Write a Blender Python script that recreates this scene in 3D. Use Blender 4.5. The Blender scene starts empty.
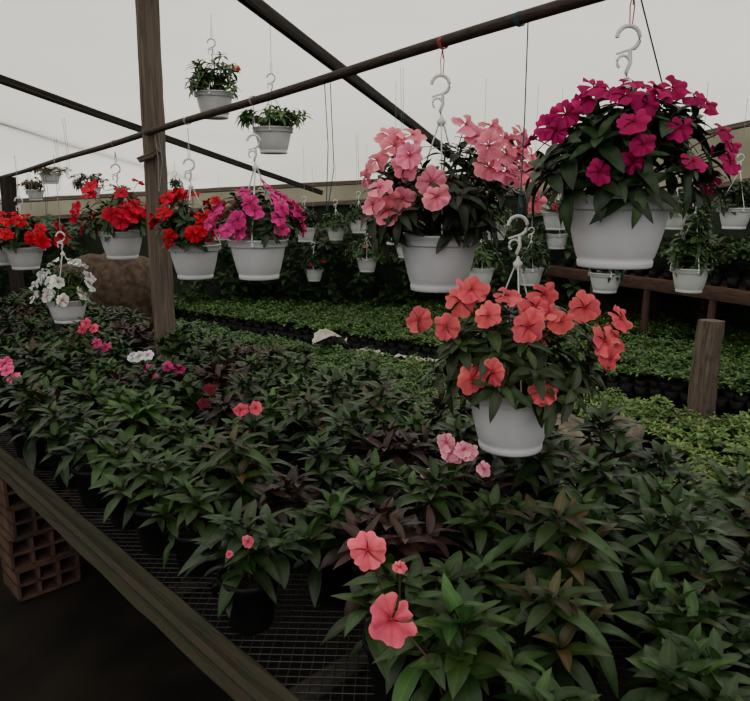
import bpy, math
import numpy as np
rng=np.random.default_rng(11)
U=rng.uniform
# ------------------------------------------------------------------ materials
def newmat(name):
    m=bpy.data.materials.new(name); m.use_nodes=True
    nt=m.node_tree; nt.nodes.clear()
    return m,nt,nt.nodes,nt.links
def noise_mat(name,c1,c2,scale=8,rough=.7,bump=0.0,attr=False,uv=False,mapscale=(1,1,1),trans=0.0,spec=.4,lo=.35,hi=.65,wire=None,distort=0):
    m,nt,N,L=newmat(name)
    out=N.new('ShaderNodeOutputMaterial'); p=N.new('ShaderNodeBsdfPrincipled')
    tc=N.new('ShaderNodeTexCoord'); mp=N.new('ShaderNodeMapping'); mp.inputs['Scale'].default_value=mapscale
    L.new(tc.outputs['UV' if uv else 'Object'],mp.inputs['Vector'])
    nz=N.new('ShaderNodeTexNoise'); nz.inputs['Scale'].default_value=scale; nz.inputs['Detail'].default_value=5
    nz.inputs['Distortion'].default_value=distort
    L.new(mp.outputs['Vector'],nz.inputs['Vector'])
    cr=N.new('ShaderNodeValToRGB'); cr.color_ramp.elements[0].position=lo; cr.color_ramp.elements[1].position=hi
    cr.color_ramp.elements[0].color=(*c1,1); cr.color_ramp.elements[1].color=(*c2,1)
    L.new(nz.outputs['Fac'],cr.inputs['Fac'])
    col=cr.outputs['Color']
    if attr:
        at=N.new('ShaderNodeAttribute'); at.attribute_name='Col'
        mx=N.new('ShaderNodeMixRGB'); mx.blend_type='MULTIPLY'; mx.inputs['Fac'].default_value=1
        L.new(col,mx.inputs['Color1']); L.new(at.outputs['Color'],mx.inputs['Color2']); col=mx.outputs['Color']
    L.new(col,p.inputs['Base Color']); p.inputs['Roughness'].default_value=rough
    p.inputs['Specular IOR Level'].default_value=spec
    if bump:
        b=N.new('ShaderNodeBump'); b.inputs['Strength'].default_value=bump; b.inputs['Distance'].default_value=.01
        L.new(nz.outputs['Fac'],b.inputs['Height']); L.new(b.outputs['Normal'],p.inputs['Normal'])
    if trans:
        t=N.new('ShaderNodeBsdfTranslucent'); L.new(col,t.inputs['Color'])
        ms=N.new('ShaderNodeMixShader'); ms.inputs['Fac'].default_value=trans
        L.new(p.outputs[0],ms.inputs[1]); L.new(t.outputs[0],ms.inputs[2]); L.new(ms.outputs[0],out.inputs[0])
    else: L.new(p.outputs[0],out.inputs[0])
    return m
def uv_ramp_mat(name,coord,stops,rough,trans,spec,nlo=.65,nhi=1.35,nsc=35):
    """base colour = vertex colour * ramp(uv coordinate)"""
    m,nt,N,L=newmat(name)
    out=N.new('ShaderNodeOutputMaterial'); p=N.new('ShaderNodeBsdfPrincipled')
    tc=N.new('ShaderNodeTexCoord'); sp=N.new('ShaderNodeSeparateXYZ'); L.new(tc.outputs['UV'],sp.inputs[0])
    cr=N.new('ShaderNodeValToRGB'); r=cr.color_ramp
    r.elements[0].position=stops[0][0]; r.elements[0].color=(*stops[0][1],1)
    r.elements[1].position=stops[-1][0]; r.elements[1].color=(*stops[-1][1],1)
    for s in stops[1:-1]:
        e=r.elements.new(s[0]); e.color=(*s[1],1)
    L.new(sp.outputs[coord],cr.inputs['Fac'])
    at=N.new('ShaderNodeAttribute'); at.attribute_name='Col'
    mx=N.new('ShaderNodeMixRGB'); mx.blend_type='MULTIPLY'; mx.inputs['Fac'].default_value=1
    L.new(cr.outputs['Color'],mx.inputs['Color1']); L.new(at.outputs['Color'],mx.inputs['Color2'])
    col=mx.outputs['Color']
    nz=N.new('ShaderNodeTexNoise'); nz.inputs['Scale'].default_value=nsc; L.new(tc.outputs['Object'],nz.inputs['Vector'])
    mr=N.new('ShaderNodeMapRange'); mr.inputs['To Min'].default_value=nlo; mr.inputs['To Max'].default_value=nhi
    L.new(nz.outputs['Fac'],mr.inputs['Value'])
    m2=N.new('ShaderNodeMixRGB'); m2.blend_type='MULTIPLY'; m2.inputs['Fac'].default_value=1
    L.new(col,m2.inputs['Color1']); L.new(mr.outputs[0],m2.inputs['Color2']); col=m2.outputs['Color']
    L.new(col,p.inputs['Base Color']); p.inputs['Roughness'].default_value=rough
    p.inputs['Specular IOR Level'].default_value=spec
    t=N.new('ShaderNodeBsdfTranslucent'); L.new(col,t.inputs['Color'])
    ms=N.new('ShaderNodeMixShader'); ms.inputs['Fac'].default_value=trans
    L.new(p.outputs[0],ms.inputs[1]); L.new(t.outputs[0],ms.inputs[2]); L.new(ms.outputs[0],out.inputs[0])
    return m
LEAF,PETAL,WHITE,SOIL,HANG,CORD,BLACK,STEM=range(8)
MATS=[
 uv_ramp_mat('leaf_green',0,[(0,(.8,.8,.8)),(.42,(1,1,1)),(.5,(1.6,1.45,1.1)),(.58,(1,1,1)),(1,(.8,.8,.8))],.42,.12,.36),
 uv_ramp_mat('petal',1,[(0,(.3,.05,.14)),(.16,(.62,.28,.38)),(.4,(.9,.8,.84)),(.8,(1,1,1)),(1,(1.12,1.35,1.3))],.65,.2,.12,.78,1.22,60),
 noise_mat('white_plastic_pot',(.58,.58,.61),(.70,.70,.74),6,.38,attr=True,spec=.45),
 noise_mat('potting_soil',(.012,.008,.005),(.05,.035,.022),60,.95,.6),
 noise_mat('white_hanger_plastic',(.7,.7,.7),(.8,.8,.8),20,.4,attr=True),
 noise_mat('cord_fibre',(.8,.8,.8),(1,1,1),90,.8,attr=True),
 noise_mat('black_nursery_plastic',(.004,.004,.004),(.008,.008,.008),20,.6,spec=.2),
 noise_mat('plant_stem',(.6,.6,.6),(1,1,1),50,.6,attr=True)]
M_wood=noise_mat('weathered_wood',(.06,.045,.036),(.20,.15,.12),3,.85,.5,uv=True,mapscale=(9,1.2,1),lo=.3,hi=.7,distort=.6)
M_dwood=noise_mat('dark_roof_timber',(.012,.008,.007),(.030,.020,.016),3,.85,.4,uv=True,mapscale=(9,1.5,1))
M_pipe=noise_mat('rusty_pole',(.018,.011,.010),(.052,.031,.024),5,.7,.3,uv=True,mapscale=(3,4,1))
M_moss=noise_mat('mossy_bench_board',(.045,.031,.022),(.028,.034,.015),5,.9,.6,uv=True,mapscale=(4,2,1),lo=.4,hi=.6,distort=.5)
M_slat=noise_mat('dark_bench_slat',(.012,.010,.007),(.03,.024,.018),3,.85,.4,uv=True,mapscale=(9,1.2,1))  # bench slat wood, a darker brown than the weathered wood
M_brick=noise_mat('hollow_clay_brick',(.05,.027,.019),(.11,.058,.040),9,.9,.4)
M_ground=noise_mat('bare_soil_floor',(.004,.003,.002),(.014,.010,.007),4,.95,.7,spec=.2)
M_stone=noise_mat('stone',(.12,.095,.07),(.24,.195,.15),9,.9,.5)
M_straw=noise_mat('dry_straw',(.04,.026,.018),(.11,.07,.05),14,.95,.9)
M_paper=noise_mat('plastic_scrap',(.40,.37,.31),(.60,.56,.48),12,.6)
M_board=noise_mat('red_brown_board',(.05,.025,.018),(.11,.058,.042),4,.85,.4,uv=True,mapscale=(6,1.5,1))
M_wire=noise_mat('galvanised_wire',(.02,.02,.018),(.045,.042,.038),30,.5)
def film(name,c1,c2,scale,df=.12):
    m,nt,N,L=newmat(name)
    out=N.new('ShaderNodeOutputMaterial'); t=N.new('ShaderNodeBsdfTranslucent'); d=N.new('ShaderNodeBsdfDiffuse')
    tc=N.new('ShaderNodeTexCoord'); nz=N.new('ShaderNodeTexNoise'); nz.inputs['Scale'].default_value=scale; nz.inputs['Detail'].default_value=3
    L.new(tc.outputs['Object'],nz.inputs['Vector'])
    cr=N.new('ShaderNodeValToRGB'); cr.color_ramp.elements[0].position=.3; cr.color_ramp.elements[1].position=.7
    cr.color_ramp.elements[0].color=(*c1,1); cr.color_ramp.elements[1].color=(*c2,1)
    L.new(nz.outputs['Fac'],cr.inputs['Fac']); L.new(cr.outputs[0],t.inputs[0]); L.new(cr.outputs[0],d.inputs[0])
    ms=N.new('ShaderNodeMixShader'); ms.inputs[0].default_value=df
    L.new(t.outputs[0],ms.inputs[1]); L.new(d.outputs[0],ms.inputs[2]); L.new(ms.outputs[0],out.inputs[0])
    return m
M_film=film('greenhouse_film',(.72,.73,.655),(.93,.93,.86),.28,.07)
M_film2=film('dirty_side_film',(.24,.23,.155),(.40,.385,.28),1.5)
M_net=noise_mat('dark_shade_net',(.010,.014,.010),(.035,.045,.03),3,.95)

# ------------------------------------------------------------------ mesh builder
def nrm(a): 
    a=np.asarray(a,float); return a/np.maximum(np.linalg.norm(a,axis=-1,keepdims=True),1e-9)
def frame(d,up):
    d=nrm(d); up=np.broadcast_to(np.asarray(up,float),d.shape)+1e-4*np.array([.3,.7,.2])
    x=nrm(np.cross(d,up)); z=np.cross(x,d)
    return np.stack([x,d,z],axis=-1)      # columns
def rotz(a):
    a=np.asarray(a,float); c,s=np.cos(a),np.sin(a); R=np.zeros(a.shape+(3,3)); R[...,0,0]=c;R[...,0,1]=-s;R[...,1,0]=s;R[...,1,1]=c;R[...,2,2]=1
    return R
class MB:
    def __init__(s): s.V=[];s.F=[];s.UV=[];s.C=[];s.M=[];s.n=0
    def add(s,t,T=(0,0,0),R=None,S=1.0,tint=(1,1,1)):
        V,F,UV,C,M=t
        T=np.atleast_2d(np.asarray(T,float)); N=len(T)
        if R is None: R=np.eye(3)[None]
        R=np.asarray(R); R=R[None] if R.ndim==2 else R
        if len(R)!=N: R=np.broadcast_to(R,(N,3,3))
        S=np.asarray(S,float)
        if S.ndim==0: S=np.full((N,3),float(S))
        elif S.ndim==1: S=np.repeat(S[:,None],3,1)
        P=np.einsum('nij,nvj->nvi',R,V[None]*S[:,None,:])+T[:,None]
        nv=len(V)
        s.V.append(P.reshape(-1,3)); s.F.append((F[None]+(np.arange(N)*nv)[:,None,None]+s.n).reshape(-1,4))
        s.UV.append(np.tile(UV,(N,1))); tint=np.atleast_2d(np.asarray(tint,float))
        tint=np.broadcast_to(tint,(N,3)); s.C.append((C[None]*tint[:,None]).reshape(-1,3)); s.M.append(np.tile(M,N)); s.n+=N*nv
    def t(s): return (np.concatenate(s.V),np.concatenate(s.F),np.concatenate(s.UV),np.concatenate(s.C),np.concatenate(s.M))
    def build(s,name,mats=None,loc=(0,0,0),smooth=True):
        if not s.V: return None
        return build(name,s.t(),mats,loc,smooth)
def mesh_of(name,t,mats=None,smooth=True):
    V,F,UV,C,M=t; me=bpy.data.meshes.new(name)
    me.vertices.add(len(V)); me.vertices.foreach_set('co',V.astype(np.float32).ravel())
    me.loops.add(len(F)*4); me.loops.foreach_set('vertex_index',F.astype(np.int32).ravel())
    me.polygons.add(len(F)); me.polygons.foreach_set('loop_start',(np.arange(len(F))*4).astype(np.int32))
    try: me.polygons.foreach_set('loop_total',np.full(len(F),4,np.int32))
    except Exception: pass
    me.polygons.foreach_set('material_index',M.astype(np.int32))
    me.polygons.foreach_set('use_smooth',np.full(len(F),smooth,bool))
    for m in (mats or MATS): me.materials.append(m)
    me.update(calc_edges=True)
    uv=me.uv_layers.new(name='UVMap'); uv.data.foreach_set('uv',UV[F.ravel()].astype(np.float32).ravel())
    ca=me.color_attributes.new('Col','FLOAT_COLOR','POINT')
    ca.data.foreach_set('color',np.concatenate([C,np.ones((len(C),1))],1).astype(np.float32).ravel())
    return me
def obj(name,me,loc=(0,0,0),rz=0,sc=1):
    o=bpy.data.objects.new(name,me); o.location=loc; o.rotation_euler=(0,0,rz); o.scale=(sc,sc,sc)
    bpy.context.scene.collection.objects.link(o); return o
def build(name,t,mats=None,loc=(0,0,0),smooth=True): return obj(name,mesh_of(name,t,mats,smooth),loc)
def gridF(a,b,closed=False):
    F=[]
    for i in range(a-1):
        for j in range(b if closed else b-1):
            k=(j+1)%b; F.append((i*b+j,i*b+k,(i+1)*b+k,(i+1)*b+j))
    return np.array(F)
def T_(V,F,UV,mat,col=(1,1,1)):
    V=np.asarray(V,float); return (V,np.asarray(F),np.asarray(UV,float),np.tile(np.asarray(col,float),(len(V),1)),np.full(len(F),mat))
def leaf_t(W=.32,n=6,droop=.25,fold=.3,mat=LEAF):
    V=[];UV=[]
    for i in range(n+1):
        t=i/n; w=W*.5*(math.sin(math.pi*min(1,t**.85*.97+.03)))**.8 if 0<t<1 else (.02 if t==0 else .002)
        for k in (-1,-.5,0,.5,1):
            V.append((k*w,t*(1-.1*t),-droop*t*t+fold*w*abs(k)*(1.5-.6*abs(k))+ .018*math.sin(10*t+2*k)*abs(k))); UV.append((.5+.5*k,t))
    return T_(V,gridF(n+1,5),UV,mat)
def leaf_low(W=.5,n=3,droop=.25,fold=.3):
    V=[];UV=[]
    for i in range(n+1):
        t=i/n; w=W*.5*(math.sin(math.pi*min(1,t**.85*.97+.03)))**.85 if 0<t<1 else (.02 if t==0 else .002)
        for k in (-1,0,1): V.append((k*w,t*(1-.1*t),-droop*t*t+fold*w*abs(k))); UV.append((.5+.5*k,t))
    return T_(V,gridF(n+1,3),UV,LEAF)
def petal_flower(seed):
    rg=np.random.default_rng(seed)
    mb=MB(); nr,na=7,11
    for q in range(5):
        V=[];UV=[]; ph=rg.uniform(0,6); curl=rg.uniform(.12,.36); lift=rg.uniform(.1,.28); asym=rg.uniform(-.12,.12); wd=math.radians(rg.uniform(41,48))
        for i in range(nr):
            r=.04+.96*(i/(nr-1))
            for j in range(na):
                a=-1+2*j/(na-1); rb=1-.17*math.exp(-((a-asym)/.22)**2)-.22*a**4
                th=a*wd*(.6+.4*r)
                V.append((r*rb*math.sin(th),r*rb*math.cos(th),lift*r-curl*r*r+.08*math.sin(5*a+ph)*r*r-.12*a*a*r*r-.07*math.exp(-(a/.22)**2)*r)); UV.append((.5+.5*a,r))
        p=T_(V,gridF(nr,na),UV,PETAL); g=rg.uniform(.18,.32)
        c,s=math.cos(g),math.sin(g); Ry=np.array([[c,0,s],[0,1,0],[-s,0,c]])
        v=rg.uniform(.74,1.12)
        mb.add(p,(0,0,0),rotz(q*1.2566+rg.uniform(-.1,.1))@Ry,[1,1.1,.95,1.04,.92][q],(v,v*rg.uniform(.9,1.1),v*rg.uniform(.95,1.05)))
    return mb.t()
def tube_t(pts,r,seg=6,mat=CORD,col=(1,1,1),closed=False):
    pts=np.asarray(pts,float); n=len(pts); r=np.broadcast_to(r,(n,)); d=np.gradient(pts,axis=0) if n>1 else pts
    d=nrm(d); up=np.array([0,0,1.]) if abs(d[:,2]).mean()<.8 else np.array([0,1.,0])
    Fm=frame(d,up); V=[];UV=[]; ln=np.concatenate([[0],np.cumsum(np.linalg.norm(np.diff(pts,axis=0),axis=1))])
    for i in range(n):
        for j in range(seg):
            a=2*math.pi*j/seg; V.append(pts[i]+r[i]*(math.cos(a)*Fm[i][:,0]+math.sin(a)*Fm[i][:,2])); UV.append((j/seg,ln[i]))
    return T_(V,gridF(n,seg,True),UV,mat,col)
def lathe_t(prof,seg=32,mat=WHITE,col=(1,1,1)):
    V=[];UV=[]
    for i,(r,z) in enumerate(prof):
        for j in range(seg):
            a=2*math.pi*j/seg; V.append((r*math.cos(a),r*math.sin(a),z)); UV.append((j/seg,i/len(prof)))
    return T_(V,gridF(len(prof),seg,True),UV,mat,col)
def beam_t(p0,p1,w,h,n=14,jit=.004,power=6,mat=0,up=(0,0,1),taper=1.0,seg=16,seed=0,bow=1.0):
    rg=np.random.default_rng(seed); p0=np.array(p0,float);p1=np.array(p1,float); d=nrm(p1-p0); Fm=frame(d[None],up)[0]; L=np.linalg.norm(p1-p0)
    V=[];UV=[]
    ph=rg.uniform(0,6,4)
    js=rg.uniform(-1,1,(seg,))*jit
    ts=[0,0]+list(np.linspace(0,1,n))+[1,1]
    for i,t in enumerate(ts):
        s=0.001 if i==0 or i==len(ts)-1 else (.94 if i in(1,len(ts)-2) else 1)
        s*=1+(taper-1)*t
        off=bow*jit*1.5*(math.sin(ph[0]+t*5)*Fm[:,0]+math.sin(ph[1]+t*4)*Fm[:,2])
        for j in range(seg):
            a=2*math.pi*(j+.5)/seg; c,sn=math.cos(a),math.sin(a)
            k=(abs(c)**power+abs(sn)**power)**(-1/power)
            jj=1+(js[j]+rg.uniform(-.3,.3)*jit)/max(w,h)*2
            V.append(p0+d*L*t+off+s*jj*k*(c*w/2*Fm[:,0]+sn*h/2*Fm[:,2])); UV.append((j/seg,L*t))
    return T_(V,gridF(len(ts),seg,True),UV,mat)
def box_t(c,x,y,z,ax=None,mat=0):
    ax=np.eye(3) if ax is None else ax
    V=np.array([(i,j,k) for i in(-.5,.5) for j in(-.5,.5) for k in(-.5,.5)])*np.array([x,y,z])
    V=V@ax.T+np.array(c); F=[(0,1,3,2),(4,6,7,5),(0,4,5,1),(2,3,7,6),(0,2,6,4),(1,5,7,3)]
    return T_(V,F,[(v[0],v[1]) for v in V],mat)
LEAF_H=leaf_t(.35,7,.28,.30); LEAF_H2=leaf_t(.31,7,.5,.28); LEAF_L=leaf_low()
FLOWERS=[petal_flower(i) for i in range(10)]
def shoot(mb,tip,axis,n,L,col,b0=50,b1=85,leaf=LEAF_H,redtip=0):
    axis=nrm(axis); Fm=frame(axis[None],(0,0.3,1))[0]
    a=np.arange(n)*2.4+U(0,6); b=np.radians(np.linspace(b0,b1,n)+U(-8,8,n))
    d=np.cos(b)[:,None]*axis+np.sin(b)[:,None]*(np.cos(a)[:,None]*Fm[:,0]+np.sin(a)[:,None]*Fm[:,2])
    R=frame(d,axis+np.array([0,0,.4]))
    S=L*np.linspace(.6,1.05,n)*U(.85,1.15,n)
    base=tip-axis*np.linspace(0,.25,n)[:,None]*L
    tint=np.array(col)*U(.55,1.4,(n,1))*(1+U(-.15,.15,(n,3)))
    k=max(1,n//4); tint[:k]*=1.3
    if redtip: tint[:k+1]*=np.array([1.9,.65,.9])
    mb.add(leaf,base,R,S,tint)
def stem(mb,a,b,r=.003,col=(.05,.09,.03),sag=0.0,mat=STEM):
    a=np.array(a,float);b=np.array(b,float); ts=np.linspace(0,1,5)[:,None]
    p=a+(b-a)*ts; p[:,:2]=a[:2]+(b-a)[:2]*(ts**1.5)
    mb.add(tube_t(p,r,5,mat,col))
LATH_C=lathe_t([(0.01,-1),(.8,-.5),(1,0),(.7,.7),(.01,1)],8,PETAL)
def flower(mb,p,nv,r,col,j=.3):
    nv=nrm(nrm(np.array(nv,float))+U(-j,j,3)); x=nrm(np.cross(nv,[.1,.2,1.])); y=np.cross(nv,x); R=np.stack([x,y,nv],-1)@rotz(U(0,6))
    v=U(.8,1.12)
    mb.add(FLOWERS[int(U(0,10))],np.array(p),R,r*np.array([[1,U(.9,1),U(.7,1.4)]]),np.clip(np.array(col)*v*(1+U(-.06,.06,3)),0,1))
    mb.add(LATH_C,np.array(p)+nv*.001,np.eye(3),r*.07,np.array(col)*.4)
# ------------------------------------------------------------------ hanging basket
def pot_profile(R,H):
    return [(.001,-H+.012),(R*.52,-H+.010),(R*.54,-H),(R*.66,-H),(R*.675,-H+.004),(R*.68,-H+.016),(R*.66,-H+.018),
            (R*.70,-H*.84),(R*.765,-H*.66),(R*.82,-H*.48),(R*.865,-H*.32),(R*.895,-H*.20),(R*.90,-H*.185),(R*.965,-H*.18),(R*.975,-H*.165),(R*.985,-.008),(R*1.02,-.006),(R*1.02,0),(R*.98,.001),(R*.94,-.004),(R*.90,-H*.15)]
def basket(name,loc,R,H,hh,top,cord,Rx,Rz,nsh,L,lcol,flw,fr,fcol,zc=.06,hero=True,rnd=0,nl=8,fcol2=None,zmin=-.15):
    mb=MB(); seg=48 if hero else 24
    dz=U(.9,1.03)
    mb.add(lathe_t(pot_profile(R,H),seg,WHITE),tint=(dz,dz,dz))
    mb.add(lathe_t([(.001,-.012),(R*.5,-.01),(R*.9,-.018)],24,SOIL))
    if hh>0:
        hub=hh-.13; a0=.5
        for k in range(3):
            a=a0+k*2.094; p=[(R*.99*math.cos(a),R*.99*math.sin(a),-.03),(R*1.02*math.cos(a),R*1.02*math.sin(a),.005),(R*.5*math.cos(a),R*.5*math.sin(a),hub*.52),(.006*math.cos(a),.006*math.sin(a),hub)]
            mb.add(tube_t(p,.0022 if hero else .003,6,HANG))
            mb.add(lathe_t([(.001,-.008),(.007,-.006),(.007,.006),(.001,.008)],8,HANG),T=(R*1.0*math.cos(a),R*1.0*math.sin(a),-.022))
        mb.add(lathe_t([(.001,-.014),(.006,-.012),(.013,-.004),(.013,.004),(.005,.012),(.004,.02),(.001,.022)],12,HANG),T=(0,0,hub))
        pts=[(0,0,hub+.01),(-.004,0,hub+.03),(.004,0,hub+.05)]
        for k in range(13):
            a=-1.35+k*(4.45/12); pts.append((.026*math.cos(a)-.004,0,hh-.027+.026*math.sin(a)))
        mb.add(tube_t(pts,np.array([.005]*len(pts)),8,HANG))
        mb.add(tube_t([(pts[4][0],0,pts[4][2]),(-.028,0,pts[4][2]-.012)],.003,6,HANG))
        mb.add(tube_t([(.014*math.cos(a)-.012,0,hub+.052+.014*math.sin(a)) for a in np.linspace(-.6,4.2,12)],.0034,6,HANG))
        for sgn in (-1,1):
            ps=[(.0+sgn*.0025,0,hh-.006),(sgn*.005,0,hh+.04),(0,0,hh+.07)]
            mb.add(tube_t(ps,.0016,5,CORD,cord))
        mb.add(tube_t([(0,0,hh+.065),(.002,0,(hh+top)/2),(0,0,top)],.0018,5,CORD,cord))
    c=np.array([0,0,zc]); Ry=Rx*.85
    for i in range(nsh):
        a=U(0,6.283); el=math.asin(U(zmin,1)); d=np.array([math.cos(el)*math.cos(a),math.cos(el)*math.sin(a),math.sin(el)])
        k=U(.55,.92); tip=c+d*np.array([Rx,Ry,Rz])*k
        if tip[2]<-.03 and math.hypot(tip[0],tip[1])<R+.03: tip[2]=.02
        ax=nrm(d+np.array([0,0,.55])); stem(mb,(tip[0]*.15,tip[1]*.15,0),tip,.003 if hero else .004,(.09,.07,.03) if hero else (.04,.07,.02))
        shoot(mb,tip,ax,nl,L,lcol,leaf=LEAF_H if U()<.6 else LEAF_H2)
    E=np.array([Rx,Ry,Rz])
    fl=[]
    for (x,z) in flw:
        x/=100;z/=100; q=1-(x/(Rx*1.08))**2-((z-zc)/(Rz*1.12))**2
        y=-Ry*math.sqrt(max(.02,q))*U(.8,1.1); fl.append((x,y,z))
    for i in range(rnd):
        a=U(0,6.283); el=math.asin(U(-.1,.98)); d=np.array([math.cos(el)*math.cos(a),math.cos(el)*math.sin(a),math.sin(el)]); fl.append(tuple(c+d*E*U(.92,1.1)))
    for i,p in enumerate(fl):
        p=np.array(p); front=i<len(flw); nv=nrm((p-c)/E**2)*(.75 if front else 1)+(np.array([0,-.75,.3]) if front else np.array([0,0,.3])); cc=fcol if (fcol2 is None or p[0]<0.02) else fcol2
        flower(mb,p,nv,fr*U(.82,1.12),cc,.36 if front else .4)
        stem(mb,p*np.array([.6,.6,.6]),p-nrm(nv)*.004,.0016,(.12,.06,.035))
        if front and i%2==0: shoot(mb,p*np.array([.88,.8,.92])-np.array([0,0,.015]),nrm(p-c)+np.array([0,0,.4]),6,L,lcol)
    return mb.build(name,loc=loc)
# ------------------------------------------------------------------ structure
def roofz(x,y): return 2.9+.03*x-.165*(y-4)
def wallY(x): return 9.8+(2.1-x)*.13 if x<2.1 else 9.8-(x-2.1)*1.2
xs=np.linspace(-7,6,53); ny=30; V=[];UV=[]
for x in xs:
    for j in range(ny):
        y=-.9+(wallY(x)+.9)*j/(ny-1); V.append((x,y,roofz(x,y)+.012*math.sin(x*5)+.01*math.sin(y*3))); UV.append((x,y))
build('roof_film',T_(V,gridF(len(xs),ny),UV,0),[M_film])
def wall(name,pts,band=.38):
    V=[];UV=[];n=16;P=[]
    for i in range(n):
        t=i/(n-1); x=pts[0][0]+(pts[1][0]-pts[0][0])*t; y=pts[0][1]+(pts[1][1]-pts[0][1])*t; P.append((x,y,roofz(x,y)))
    for (x,y,z) in P:
        for zz in (z,z-band*.5,z-band,z-band*1.001,(z-band)*.5,0): V.append((x+.01*math.sin(x*9),y,zz)); UV.append((x,zz))
    F=gridF(n,6); M=np.array([0 if (k%5)<2 else 1 for k in range(len(F))]); t=T_(V,F,UV,0); t=(t[0],t[1],t[2],t[3],M)
    build(name,t,[M_film2,M_net])
    return P
PB=wall('wall_back',[(-7,wallY(-7)),(2.1,9.8)],.30); PR=wall('wall_right',[(2.1,9.8),(6,wallY(6))],.62)
wall('wall_right_side',[(6,wallY(6)),(6,-.9)],.8); wall('wall_left',[(-7,-.9),(-7,wallY(-7))],.6)
mb=MB()
for P,b in ((PB,.30),(PR,.62)):
    for dz in (-.03,-b):
        mb.add(beam_t((P[0][0],P[0][1]-.06,P[0][2]+dz),(P[-1][0]-.03,P[-1][1]-.06,P[-1][2]+dz),.05,.06,seed=3))
mb.build('trim_wall_rails',[M_wood],smooth=False)
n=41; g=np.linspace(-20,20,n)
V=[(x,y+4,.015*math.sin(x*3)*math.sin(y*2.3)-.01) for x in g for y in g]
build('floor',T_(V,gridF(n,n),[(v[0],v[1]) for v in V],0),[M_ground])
r=np.array([.37,.93,-.143])
def raf(p,t0,t1,w,h,sd):
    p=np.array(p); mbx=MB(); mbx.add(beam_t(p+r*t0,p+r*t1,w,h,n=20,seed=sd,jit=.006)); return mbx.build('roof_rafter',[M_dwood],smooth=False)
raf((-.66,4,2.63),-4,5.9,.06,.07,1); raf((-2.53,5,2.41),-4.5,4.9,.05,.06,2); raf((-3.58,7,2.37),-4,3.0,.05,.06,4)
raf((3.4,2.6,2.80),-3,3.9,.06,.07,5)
p0=np.array([.504,1.775,2.065]); pd=np.array([-3.784,4.525,-.275])
def pole(t): return p0+pd*t
mb=MB(); mb.add(tube_t([pole(t)+np.array([0,0,.003*math.sin(t*20)]) for t in np.linspace(-.62,1.15,40)],.0165,12,0)); mb.build('hanging_pole',[M_pipe])
mb=MB(); mb.add(beam_t((-1.17,3.83,0),(-1.155,3.83,2.80),.10,.10,n=30,jit=.007,seed=8)); 
mb.add(beam_t((-1.22,3.76,1.80),(-1.12,3.76,1.86),.05,.03,seed=2)); mb.build('wooden_post',[M_wood],smooth=False)
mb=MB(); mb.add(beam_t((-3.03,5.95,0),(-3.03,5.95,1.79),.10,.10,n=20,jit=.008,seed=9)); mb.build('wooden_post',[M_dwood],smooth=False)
mb=MB(); mb.add(beam_t((2.42,5.0,-.02),(2.44,5.01,.75),.165,.165,n=20,jit=.012,power=3,seed=12,taper=.95,bow=.25)); mb.build('wooden_stump_post',[M_wood],smooth=False)
# ------------------------------------------------------------------ bench
O=np.array([-.19,1.20,0]); bu=np.array([-.686,.728,0]); bv=np.array([.728,.686,0]); ZB=.60; BW=1.38; S0,S1=-1.7,5.2
def B(s,t,z=0): return O+bu*s+bv*t+np.array([0,0,z])
mb=MB()
mb.add(beam_t(B(S0,.035,ZB-.02),B(S1,.035,ZB-.02),.07,.06,n=60,jit=.008,mat=0,seed=5,bow=.6))
mb.add(beam_t(B(S0,BW,ZB-.02),B(S1,BW,ZB-.02),.07,.06,n=40,jit=.005,mat=0,seed=6))
for s in np.arange(S0+.1,S1,.55): mb.add(beam_t(B(s,.07,ZB-.03),B(s,BW-.03,ZB-.03),.06,.03,n=8,mat=1,seed=int(s*10)+60))
for t in (.42,.78,1.12): mb.add(beam_t(B(S0,t,ZB-.062),B(S1,t,ZB-.062),.05,.035,n=20,mat=1,seed=7))
for s in np.arange(S0-BW,S1,.035):
    for sg in (1,-1):
        sa,ta=(s,.03); sb,tb=(s+BW-.03,BW)
        if sg<0: sa,sb=sb,sa
        def clip(sv,tv,s2,t2):
            if sv<S0: tv+= (S0-sv)*(t2-tv)/(s2-sv); sv=S0
            if sv>S1: tv+= (S1-sv)*(t2-tv)/(s2-sv); sv=S1
            return sv,tv
        if max(sa,sb)<=S0 or min(sa,sb)>=S1: continue
        a1=clip(sa,ta,sb,tb); b1=clip(sb,tb,sa,ta)
        mb.add(tube_t([B(a1[0],a1[1],ZB-.008),B(b1[0],b1[1],ZB-.008)],.0012,4,2))
mb.build('wooden_plant_bench',[M_moss,M_slat,M_wire],smooth=False)
def brick_t(c,ax,w=.25,h=.135,d=.20,nx=3,nz=2):
    m=MB(); th=.012
    for i in range(nz+1): m.add(box_t(np.array(c)+ax[:,2]*(-h/2+th/2+(h-th)*i/nz),w,d,th,ax))
    for i in range(nx+1): m.add(box_t(np.array(c)+ax[:,0]*(-w/2+th/2+(w-th)*i/nx),th,d,h-.002,ax))
    m.add(box_t(np.array(c)+ax[:,1]*.03,w-.01,.01,h-.01,ax))
    return m.t()
axb=np.stack([bv,bu,np.array([0,0,1.])],-1)
def pillar(s,t):
    m=MB()
    for k in range(4):
        jx=U(-.012,.012)
        m.add(brick_t(B(s+jx,t+U(-.01,.01),.067+k*.1345),axb))
    m.build('hollow_clay_block_stack',[M_brick],smooth=False)
for s in (1.97,3.6,-.4,5.0): pillar(s,.15)
for s in (-.4,1.97,3.6,5.0): pillar(s,BW-.14)
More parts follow.
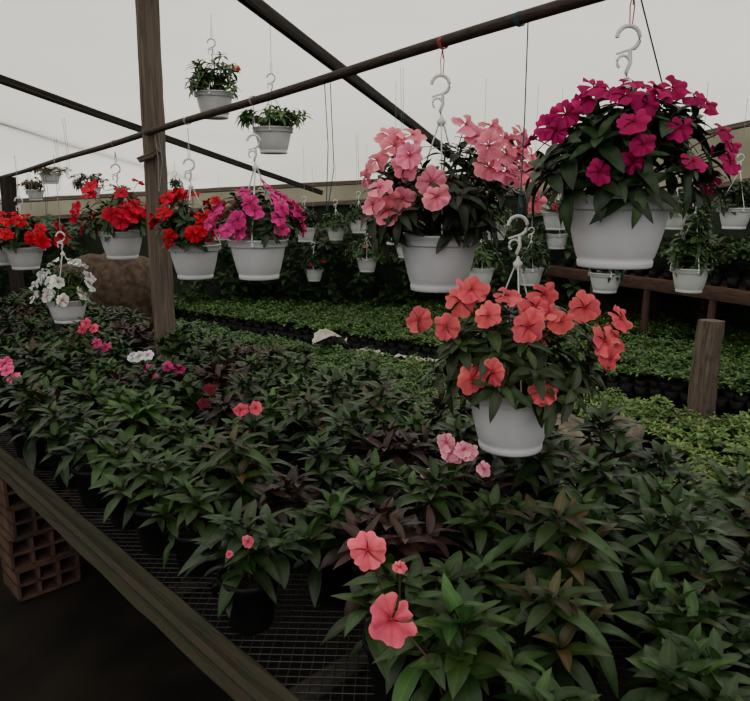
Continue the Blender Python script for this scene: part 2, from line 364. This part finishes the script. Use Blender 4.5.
# ------------------------------------------------------------------ bench plants
G1=(.024,.056,.013);G2=(.034,.078,.017);G3=(.019,.044,.012);BR=(.030,.017,.012);BR2=(.040,.018,.014)
POTB=lathe_t([(.001,0),(.05,0),(.052,.004),(.070,.118),(.076,.119),(.076,.134),(.071,.134),(.066,.118)],20,BLACK)
def plant_into(mb,col,nsh=8,L=.125,hgt=.17,spread=.11,flowers=(),fcol=None,fr=.036,red=0):
    mb.add(POTB); mb.add(lathe_t([(.001,.116),(.067,.112)],16,SOIL))
    for i in range(nsh):
        a=i*2.4+U(-.4,.4); rr=spread*math.sqrt(i/nsh)*U(.8,1.15); h=.132+hgt*(1-.45*(rr/spread)**2)*U(.75,1.1)
        tip=np.array([rr*math.cos(a),rr*math.sin(a),h]); ax=nrm(np.array([rr*math.cos(a)*4,rr*math.sin(a)*4,1]))
        stem(mb,(tip[0]*.15,tip[1]*.15,.11),tip,.0035,(.07,.05,.03))
        shoot(mb,tip,ax,9,L,col,b0=25,b1=80,leaf=LEAF_H if U()<.5 else LEAF_H2,redtip=red)
        if i%2==0: shoot(mb,tip*np.array([.75,.75,1])-np.array([0,0,.055]),ax,4,L,np.array(col)*.8,b0=75,b1=95,leaf=LEAF_H2)
    for f in flowers:
        p=np.array(f[:3]); nv=np.array(f[3:6]) if len(f)>=6 else np.array([0,-.7,.6]); rr=f[6] if len(f)>6 else fr
        flower(mb,p,nv,rr,fcol,.2); stem(mb,(p[0]*.3,p[1]*.3,.14),p-nrm(nv)*.003,.002,(.12,.08,.04))
temps=[]
for i,col in enumerate((G1,G2,G1,G3,G3,G2,G1,G1,G3,G2,G1,BR2,BR)):   # last two: bronze-leaved
    m=MB(); plant_into(m,col,nsh=int(U(5,8)),L=U(.10,.13),hgt=U(.09,.18),spread=U(.075,.105),red=i in(3,7)); temps.append(m.t())
tmesh=[mesh_of('potted_impatiens_mesh',t) for t in temps]
def toB(x,y): d=np.array([x,y,0])-O; return float(d@bu),float(d@bv)
CORAL=(.90,.14,.165); PINK=(.94,.25,.36); HOT=(.78,.045,.28); MAG=(.46,.008,.12); RED=(.62,.009,.03); WHT=(.8,.8,.78)
flow=[
 ((.05,1.27),[(-.013,1.155,.985,-.2,-.7,.6,.038),(.045,1.15,.955,0,-.6,.7,.014)],(.94,.16,.22),G1,.041),
 ((.16,1.12),[(.026,1.02,.935,.3,-.75,.4,.043)],(.94,.14,.22),G2,.040),
 ((.25,1.86),[(.19,1.77,.97),(.235,1.76,.955),(.215,1.78,.93),(.25,1.77,.945),(.20,1.76,.945),(.29,1.76,.90,0,-.7,.6,.022),(.14,1.8,.87,0,-.7,.6,.018)],(.95,.34,.46),BR,.027),
 ((-.42,2.28),[(-.44,2.2,.93),(-.39,2.2,.937)],(.88,.12,.18),G3,.026),
 ((-1.0,3.2),[(-1.07,3.1,.91),(-1.03,3.1,.915),(-1.1,3.12,.90)],WHT,G3,.03),
 ((-.9,3.10),[(-1.0,3.02,.87),(-.93,3.05,.875),(-.98,3.0,.84),(-.88,3.05,.86)],HOT,G1,.028),
 ((-1.42,2.85),[(-1.49,2.75,.93),(-1.46,2.74,.90),(-1.51,2.78,.95),(-1.44,2.75,.88)],(.85,.12,.30),G2,.03),
 ((-1.50,3.8),[(-1.55,3.7,.96),(-1.51,3.7,.93),(-1.58,3.72,.92)],(.85,.10,.20),G2,.03),
 ((-1.33,3.55),[(-1.4,3.45,.90),(-1.36,3.46,.88)],(.6,.05,.2),G1,.03),
 ((-.55,2.55),[(-.61,2.5,.92),(-.64,2.51,.86)],(.16,.012,.03),BR,.026),
 ((-.30,1.52),[(-.28,1.42,.865,0,-.6,.7,.015),(-.32,1.41,.84,0,-.5,.7,.009)],(.8,.12,.2),G3,.015),
]
taken=[]
for (bx,by),fl,fc,lc,fr in flow:
    m=MB(); ff=[]
    for f in fl:
        f=list(f); f[0]-=bx;f[1]-=by;f[2]-=ZB; ff.append(f)
    plant_into(m,lc,6,.12,.13,.09,flowers=ff,fcol=fc,fr=fr); m.build('flowering_potted_impatiens',loc=(bx,by,ZB)); taken.append((bx,by))
mass=MB(); sp=.22
for i,s in enumerate(np.arange(S0+.1,S1-.05,sp)):
    for j,t in enumerate(np.arange(.16,BW-.05,sp)):
        q=B(s+U(-.03,.03)+(.11 if j%2 else 0),t+U(-.02,.02),ZB)
        if q[1]<.62: continue
        if any(math.hypot(q[0]-a,q[1]-b)<.155 for a,b in taken): continue
        if math.hypot(q[0]+1.18,q[1]-3.83)<.15: continue
        k=int(U(0,11)); sc=U(.88,1.15)*(1.0 if q[1]>1.3 else .92)
        if U()<.12 and q[1]>1.35: k=11+int(U(0,2))
        if q[1]<2.0: obj('potted_impatiens',tmesh[k],tuple(q),U(0,6),sc)
        else: mass.add(temps[k],q,rotz(U(0,6)),sc,np.array([1,1,1])*U(.75,1.2))
mass.build('potted_impatiens_rows')
# ------------------------------------------------------------------ hanging baskets
mag=[(-2,24),(-7,22),(-12,20),(-16,17.5),(-18,14),(-19,15),(0,19),(7,14),(-2,10.5),(-3,7),(-10,5),(22,10.5),(21,7),(19,14),(16,20),(12,21),(7,23),(4,22),(2.5,23),(-10,23),(24,11.7),(-4,15)]
pnk=[(-19,21),(-14,25),(-11,19),(-18,13.5),(-12,10.5),(-4,15),(-15,28),(-9,28),(-20,9),(-3,11),(-22,16.5),(-10,22),(-16,7.5),(9,28),(14,31),(18,28),(23,29),(12,25),(18,23),(12,19),(23,18),(26,23),(26,16),(28,10),(17,18),(6,31),(22,25),(24,20)]
cor=[(-4,27),(9,21),(-20,18.5),(-27,19.5),(4,3),(-13.7,6.5),(22,15),(28,20),(18,23),(-15.7,25),(0,20),(24,10),(-10,22.5),(2.5,24.5),(-13,28),(6,27),(27,15)]
basket('hanging_impatiens_basket',(.575,1.69,1.61),.129,.165,.375,.46,(.55,.16,.2),.225,.21,50,.105,(.018,.046,.012),mag,.034,MAG,zc=.04,rnd=8)
basket('hanging_impatiens_basket',(.39,1.92,1.085),.134,.180,.475,.97,(.02,.10,.13),.265,.235,50,.10,(.028,.050,.015),cor,.044,CORAL,zc=.03,rnd=4)
basket('hanging_impatiens_basket',(.194,2.145,1.50),.126,.168,.455,.545,(.6,.12,.14),.26,.27,58,.09,(.020,.032,.014),pnk,.041,PINK,zc=.04,rnd=2)
RC=(.35,.36,.38)
def hb(loc,R,H,hh,top,Rx,Rz,n,L,lc,rnd,fr,fc,**k): 
    basket('hanging_impatiens_basket' if rnd else 'hanging_foliage_basket',loc,R,H,hh,top,k.pop('cord',RC),Rx,Rz,n,L,lc,[],fr,fc,hero=False,rnd=rnd,**k)
hb((-.49,2.963,1.442),.126,.165,.42,.53,.19,.17,28,.085,G1,40,.038,HOT,zc=.05)
hb((-.878,3.427,1.393),.127,.165,.40,.54,.21,.20,28,.085,G3,30,.043,RED,zc=.05,cord=(.5,.5,.5))
hb((-1.489,4.158,1.425),.132,.16,.38,.45,.25,.26,30,.09,G2,26,.050,(.66,.014,.05),zc=.04)
hb((-2.386,4.8,1.292),.13,.15,.33,.60,.27,.19,30,.09,G1,26,.050,RED,zc=.04)
hb((-2.66,5.05,1.30),.13,.15,.33,.60,.22,.18,20,.09,G1,16,.048,RED,zc=.04)
hb((-1.861,4.2,1.018),.122,.14,.40,.84,.17,.21,30,.08,G2,20,.042,WHT,zc=.04)
hb((-1.046,4.8,2.284),.128,.16,.33,.60,.21,.24,30,.085,G2,2,.03,(.5,.05,.03),zc=.03)
hb((-.656,4.7,2.056),.13,.16,.33,.7,.26,.10,30,.09,(.045,.11,.02),0,.03,(.6,.05,.03),zc=.04)
hb((2.16,4.8,1.149),.128,.165,.50,1.2,.17,.42,46,.10,(.030,.07,.017),0,.03,RED,zc=.05)
hb((1.714,5.2,1.08),.125,.15,.4,1.3,.17,.16,20,.09,G3,0,.03,RED,zc=.03)
hb((2.779,5.5,1.544),.125,.16,.4,.8,.2,.2,24,.09,G3,0,.03,RED,zc=.03)
hb((-4.01,8.9,1.93),.13,.13,0,0,.24,.14,24,.08,(.08,.06,.02),18,.03,(.28,.17,.04),zc=.03)
hb((-4.26,9.0,1.73),.11,.13,0,0,.18,.12,16,.08,G3,8,.03,(.2,.08,.04),zc=.03)
hb((-3.365,8.5,1.76),.13,.13,0,0,.24,.14,24,.08,(.04,.03,.016),14,.03,(.22,.07,.03),zc=.03)
hb((-2.22,8.0,1.72),.11,.15,.2,.3,.1,.07,8,.07,G3,0,.03,RED)
far=[(-.09,8,.96,.3),(-.789,8,1.297,.22),(-.494,9,1.26,.2),(-.799,9.2,.72,.2),(.9,6,1.04,.2),(1.37,6.2,1.02,.2),(.17,6,1.39,.26),(.7,7.2,1.42,.25),(1.3,7.6,1.34,.25),(1.9,7.4,1.26,.25),(1.0,8.6,1.44,.25),(-.2,8.8,1.36,.25),(.35,8.0,1.12,.25),(2.3,6.7,1.35,.26),(2.9,6.9,1.48,.25),(1.6,6.3,1.5,.25),(-1.4,8.8,1.40,.28),(-2.0,9.2,1.25,.28),(.62,8.9,1.05,.22)]
for i,(x,y,z,R) in enumerate(far):
    hb((x,y,z),.125,.155,.35,roofz(x,y)-z-.03,R,.22,22,.10,G3 if i%2 else (.035,.08,.018),0 if i%3 else 5,.035,(.3,.03,.05) if i%2 else (.4,.14,.2),zc=.04,nl=7)
mb=MB()
def cordline(x,y,z0,z1,col,loop=0):
    mb.add(tube_t([(x,y,z1),(x+.01,y,(z0+z1)/2),(x,y,z0)],.0018,5,CORD,col))
    if loop: mb.add(tube_t([(x+loop*.02,y,z1),(x+loop*.03,y,z0+.15),(x+.005,y,z0)],.0018,5,CORD,col))
for s,d,c in ((.18,.45,(.03,.08,.10)),(.43,.3,(.3,.3,.3)),(.78,.35,(.1,.1,.1)),(.85,.3,(.3,.3,.3))):
    q=pole(s); cordline(q[0],q[1],q[2]-d,q[2],c,1)
for x,y,z0,c in ((-3.3,7.5,1.7,(.2,.2,.2)),(-2.9,6.8,1.8,(.1,.1,.1)),(-.2,7.6,1.6,(.3,.3,.3)),(-2.2,7.2,1.7,(.25,.25,.25)),(.2,5.8,1.7,(.1,.2,.25))): cordline(x,y,z0,roofz(x,y),c,1)
mb.add(tube_t([tuple(pole(-.02)),(.62,1.72,2.0),(.68,1.76,1.88),(.76,1.82,1.75)],.002,5,CORD,(.03,.06,.09)))
mb.build('hanging_cords')
mb=MB()
for t,c in ((-.02,(.6,.15,.2)),(.0817,(.6,.1,.12)),(.035,(.02,.1,.13)),(.2626,(.4,.4,.4)),(.365,(.5,.5,.5)),(.5266,(.3,.3,.3))):
    q=pole(t); dd=nrm(pd)
    Fm=frame(dd[None],(0,0,1))[0]
    for k in (-.005,0,.005):
        mb.add(tube_t([q+dd*k+.0178*(math.cos(a)*Fm[:,0]+math.sin(a)*Fm[:,2]) for a in np.linspace(0,6.28,14)],.0014,5,CORD,c))
mb.build('twine_wraps')
# ------------------------------------------------------------------ ground beds
def seedling(col,h,nsh,L,sp):
    m=MB()
    for i in range(nsh):
        a=i*2.4; rr=sp*math.sqrt(i/nsh); tip=np.array([rr*math.cos(a),rr*math.sin(a),h*U(.75,1)])
        shoot(m,tip,nrm(np.array([rr*math.cos(a)*5,rr*math.sin(a)*5,1])),7,L,col,b0=35,b1=88,leaf=LEAF_L)
    m.add(lathe_t([(.001,0),(.045,0),(.055,.09),(.05,.09),(.001,.08)],8,BLACK))
    return m.t()
SC=[seedling((.105,.195,.055),.18,6,.06,.07),seedling((.115,.215,.060),.17,6,.055,.07),seedling((.085,.165,.050),.20,7,.065,.08),seedling((.15,.26,.068),.16,5,.055,.06)]
ST=[seedling((.055,.105,.026),.34,10,.08,.10),seedling((.105,.18,.032),.28,9,.06,.09),seedling((.036,.070,.021),.38,10,.085,.10)]
P0=np.array([2.81,5.06,0]); u2=np.array([-.8,.6,0]); v2=np.array([.6,.8,0])
def bed(name,s0,s1,t0,t1,sp,temps_,tintf,z=0):
    cnt={k:[] for k in range(len(temps_))}
    for s in np.arange(s0,s1,sp):
        for t in np.arange(t0,t1,sp):
            q=P0+u2*(s+U(-.3,.3)*sp)+v2*(t+U(-.3,.3)*sp)+np.array([0,0,z])
            bs,bt=toB(q[0],q[1])
            if bt<BW+.16: continue
            if q[1]>wallY(q[0])-.25 or q[0]>5.7 or q[0]<-6.6: continue
            if math.hypot(q[0]-2.42,q[1]-5.0)<.2: continue
            if math.hypot(q[0]-2.3,q[1]-4.75)<.25: continue
            if math.hypot(q[0]-1.38,q[1]-4.05)<.44 : continue
            if math.hypot(q[0]+3.4,q[1]-8.7)<.9 : continue
            cnt[int(U(0,len(temps_)))].append(q)
    m=MB()
    for k,l in cnt.items():
        if l:
            l=np.array(l); n=len(l); tv=np.array([tintf(a) for a in l]); m.add(temps_[k],l,rotz(U(0,6,n)),U(.85,1.15,n),tv)
    m.build(name)
def tf(a):
    v=1.0+.25*math.sin(a[0]*1.7+a[1]*.9)+U(-.12,.12); return (v*(1+.15*math.sin(a[0]*.8)),v,v)
bed('seedling_bed',-1.5,8.5,-2.7,-.5,.115,SC,tf)
bed('herb_bed',-1.5,4.2,-4.4,-2.85,.16,ST,tf)
bed('seedling_bed',-2.5,9,.06,1.6,.115,SC,lambda a:(.85,.9,.9),.07)
bed('seedling_bed',-2.5,9,1.9,3.3,.12,SC,lambda a:(.9,.95,.85),.08)
mb=MB(); PT=lathe_t([(.001,0),(.045,0),(.057,.12),(.05,.12),(.045,.1),(.001,.1)],12,BLACK)
for t in (-.01,1.82):
    l=np.array([P0+u2*s+v2*t for s in np.arange(-2.4,9,.118)]); l=l[[q[1]<wallY(q[0])-.2 for q in l]]
    mb.add(PT,l,np.eye(3),1.0)
mb.build('black_pot_border_row')
def blob(name,c,sx,sy,sz,mat,seed,amp=.18,n=24):
    rg=np.random.default_rng(seed); ph=rg.uniform(0,6,6); V=[];UV=[]
    for i in range(n):
        th=math.pi*(i/(n-1)); 
        for j in range(n*2):
            a=2*math.pi*j/(n*2); d=np.array([math.sin(th)*math.cos(a),math.sin(th)*math.sin(a),math.cos(th)])
            k=1+amp*(math.sin(3*d[0]+ph[0])+math.sin(4*d[1]+ph[1])+math.sin(5*d[2]+ph[2]))/2+amp*.3*math.sin(11*d[0]+9*d[1]+ph[3])
            V.append(d*k*np.array([sx,sy,sz])); UV.append((j,i))
    return build(name,T_(V,gridF(n,n*2,True),UV,0),[mat],loc=c)
blob('stone',(1.22,4.15,.14),.20,.15,.16,M_stone,1); blob('stone',(1.56,4.25,.11),.15,.13,.13,M_stone,2)
blob('straw_heap',(-3.4,8.9,.35),.75,.55,.66,M_straw,4,.12,30)
# crumpled sheet lying tented over the seedlings
rg=np.random.default_rng(3); n=13; V=[];UV=[]
for i in range(n):
    for j in range(n):
        x=(i/(n-1)-.5); y=(j/(n-1)-.5); z=.16*max(0,1-2.6*abs(x+.12+.5*y))*(1-.5*abs(y))+.03*math.sin(9*x+5*y)
        V.append((x*.34+rg.uniform(-.008,.008),y*.26+rg.uniform(-.008,.008),z+rg.uniform(-.008,.008))); UV.append((i,j))
build('plastic_scrap',T_(V,gridF(n,n),UV,0),[M_paper],loc=(-.46,7.0,.20),smooth=False)
m=MB()
for s in np.arange(2.1,3.6,.12):
    if U()<.6:
        q=P0+u2*s+v2*(-.16+U(-.04,.04)); q[2]=.08+U(0,.04); ax=np.stack([u2,v2,np.array([0,0,1.])],-1)
        n=5; w_=U(.08,.16); V=[(( i/(n-1)-.5)*w_,(j/(n-1)-.5)*.10,U(-.015,.015)) for i in range(n) for j in range(n)]
        m.add(T_(np.array(V)@ax.T+q,gridF(n,n),[(0,0)]*25,0))
m.build('plastic_mulch_strip',[M_paper],smooth=False)
m=MB(); a=np.array([3.55,5.7,.74]); b=np.array([2.15,9.0,.74]); dd=nrm(b-a); pp=np.array([dd[1],-dd[0],0])
m.add(beam_t(a,b,.04,.13,n=20,jit=.004,seed=31))
for k in range(5): m.add(beam_t(a+pp*(.12+.17*k)+np.array([0,0,.03]),b+pp*(.12+.17*k)+np.array([0,0,.03]),.15,.025,n=10,seed=40+k))
for k in np.linspace(0.03,.97,5):
    q=a+(b-a)*k
    for w in (.03,.85): m.add(beam_t((q[0]+pp[0]*w,q[1]+pp[1]*w,0),(q[0]+pp[0]*w,q[1]+pp[1]*w,.73),.07,.07,n=6,seed=50))
m.build('plant_table',[M_board],smooth=False)
m=MB(); l=[]
for k in np.arange(.05,3.4,.2):
    for w in (.15,.4,.65,.88):
        q=a+dd*k+pp*w; q=q+np.array([0,0,.045]); l.append(q)
l=np.array(l); m.add(ST[0],l[::2],rotz(U(0,6,len(l[::2]))),U(.7,1.3,len(l[::2])),(.7,.8,.8)); m.add(ST[2],l[1::2],rotz(U(0,6,len(l[1::2]))),U(.8,1.3,len(l[1::2])),(.8,.8,.8))
m.build('table_potted_plants')
m=MB()
for i in range(150):
    x=U(-6.6,5.0); y=wallY(x)-U(.3,.9); 
    if abs(x+3.4)<.9: continue
    if x>2.0 and U()<.5: continue
    for k in range(7):
        z=U(.3,1.35)*(1 if x<2 else .9); tip=np.array([x+U(-.25,.25),y+U(-.15,.1),z]); shoot(m,tip,nrm(np.array([U(-.5,.5),-.5,1])),8,U(.12,.2),(.028,.060,.020),leaf=LEAF_L)
m.build('background_shrub_row')
# ------------------------------------------------------------------ world, light, camera
w=bpy.data.worlds.new('overcast_sky'); bpy.context.scene.world=w; w.use_nodes=True
N=w.node_tree.nodes; L=w.node_tree.links; bg=N['Background']
tc=N.new('ShaderNodeTexCoord'); sx=N.new('ShaderNodeSeparateXYZ'); L.new(tc.outputs['Generated'],sx.inputs[0])
cr=N.new('ShaderNodeValToRGB'); cr.color_ramp.elements[0].position=.0; cr.color_ramp.elements[0].color=(.10,.12,.10,1)
cr.color_ramp.elements[1].position=.12; cr.color_ramp.elements[1].color=(.93,.90,.86,1)
L.new(sx.outputs[2],cr.inputs[0]); L.new(cr.outputs[0],bg.inputs['Color']); bg.inputs['Strength'].default_value=1.5
cam=bpy.data.cameras.new('camera'); co=bpy.data.objects.new('camera',cam); bpy.context.scene.collection.objects.link(co)
co.location=(0,0,1.6); co.rotation_euler=(math.radians(90-12.095),0,0); cam.sensor_width=36; cam.lens=33.6
bpy.context.scene.camera=co
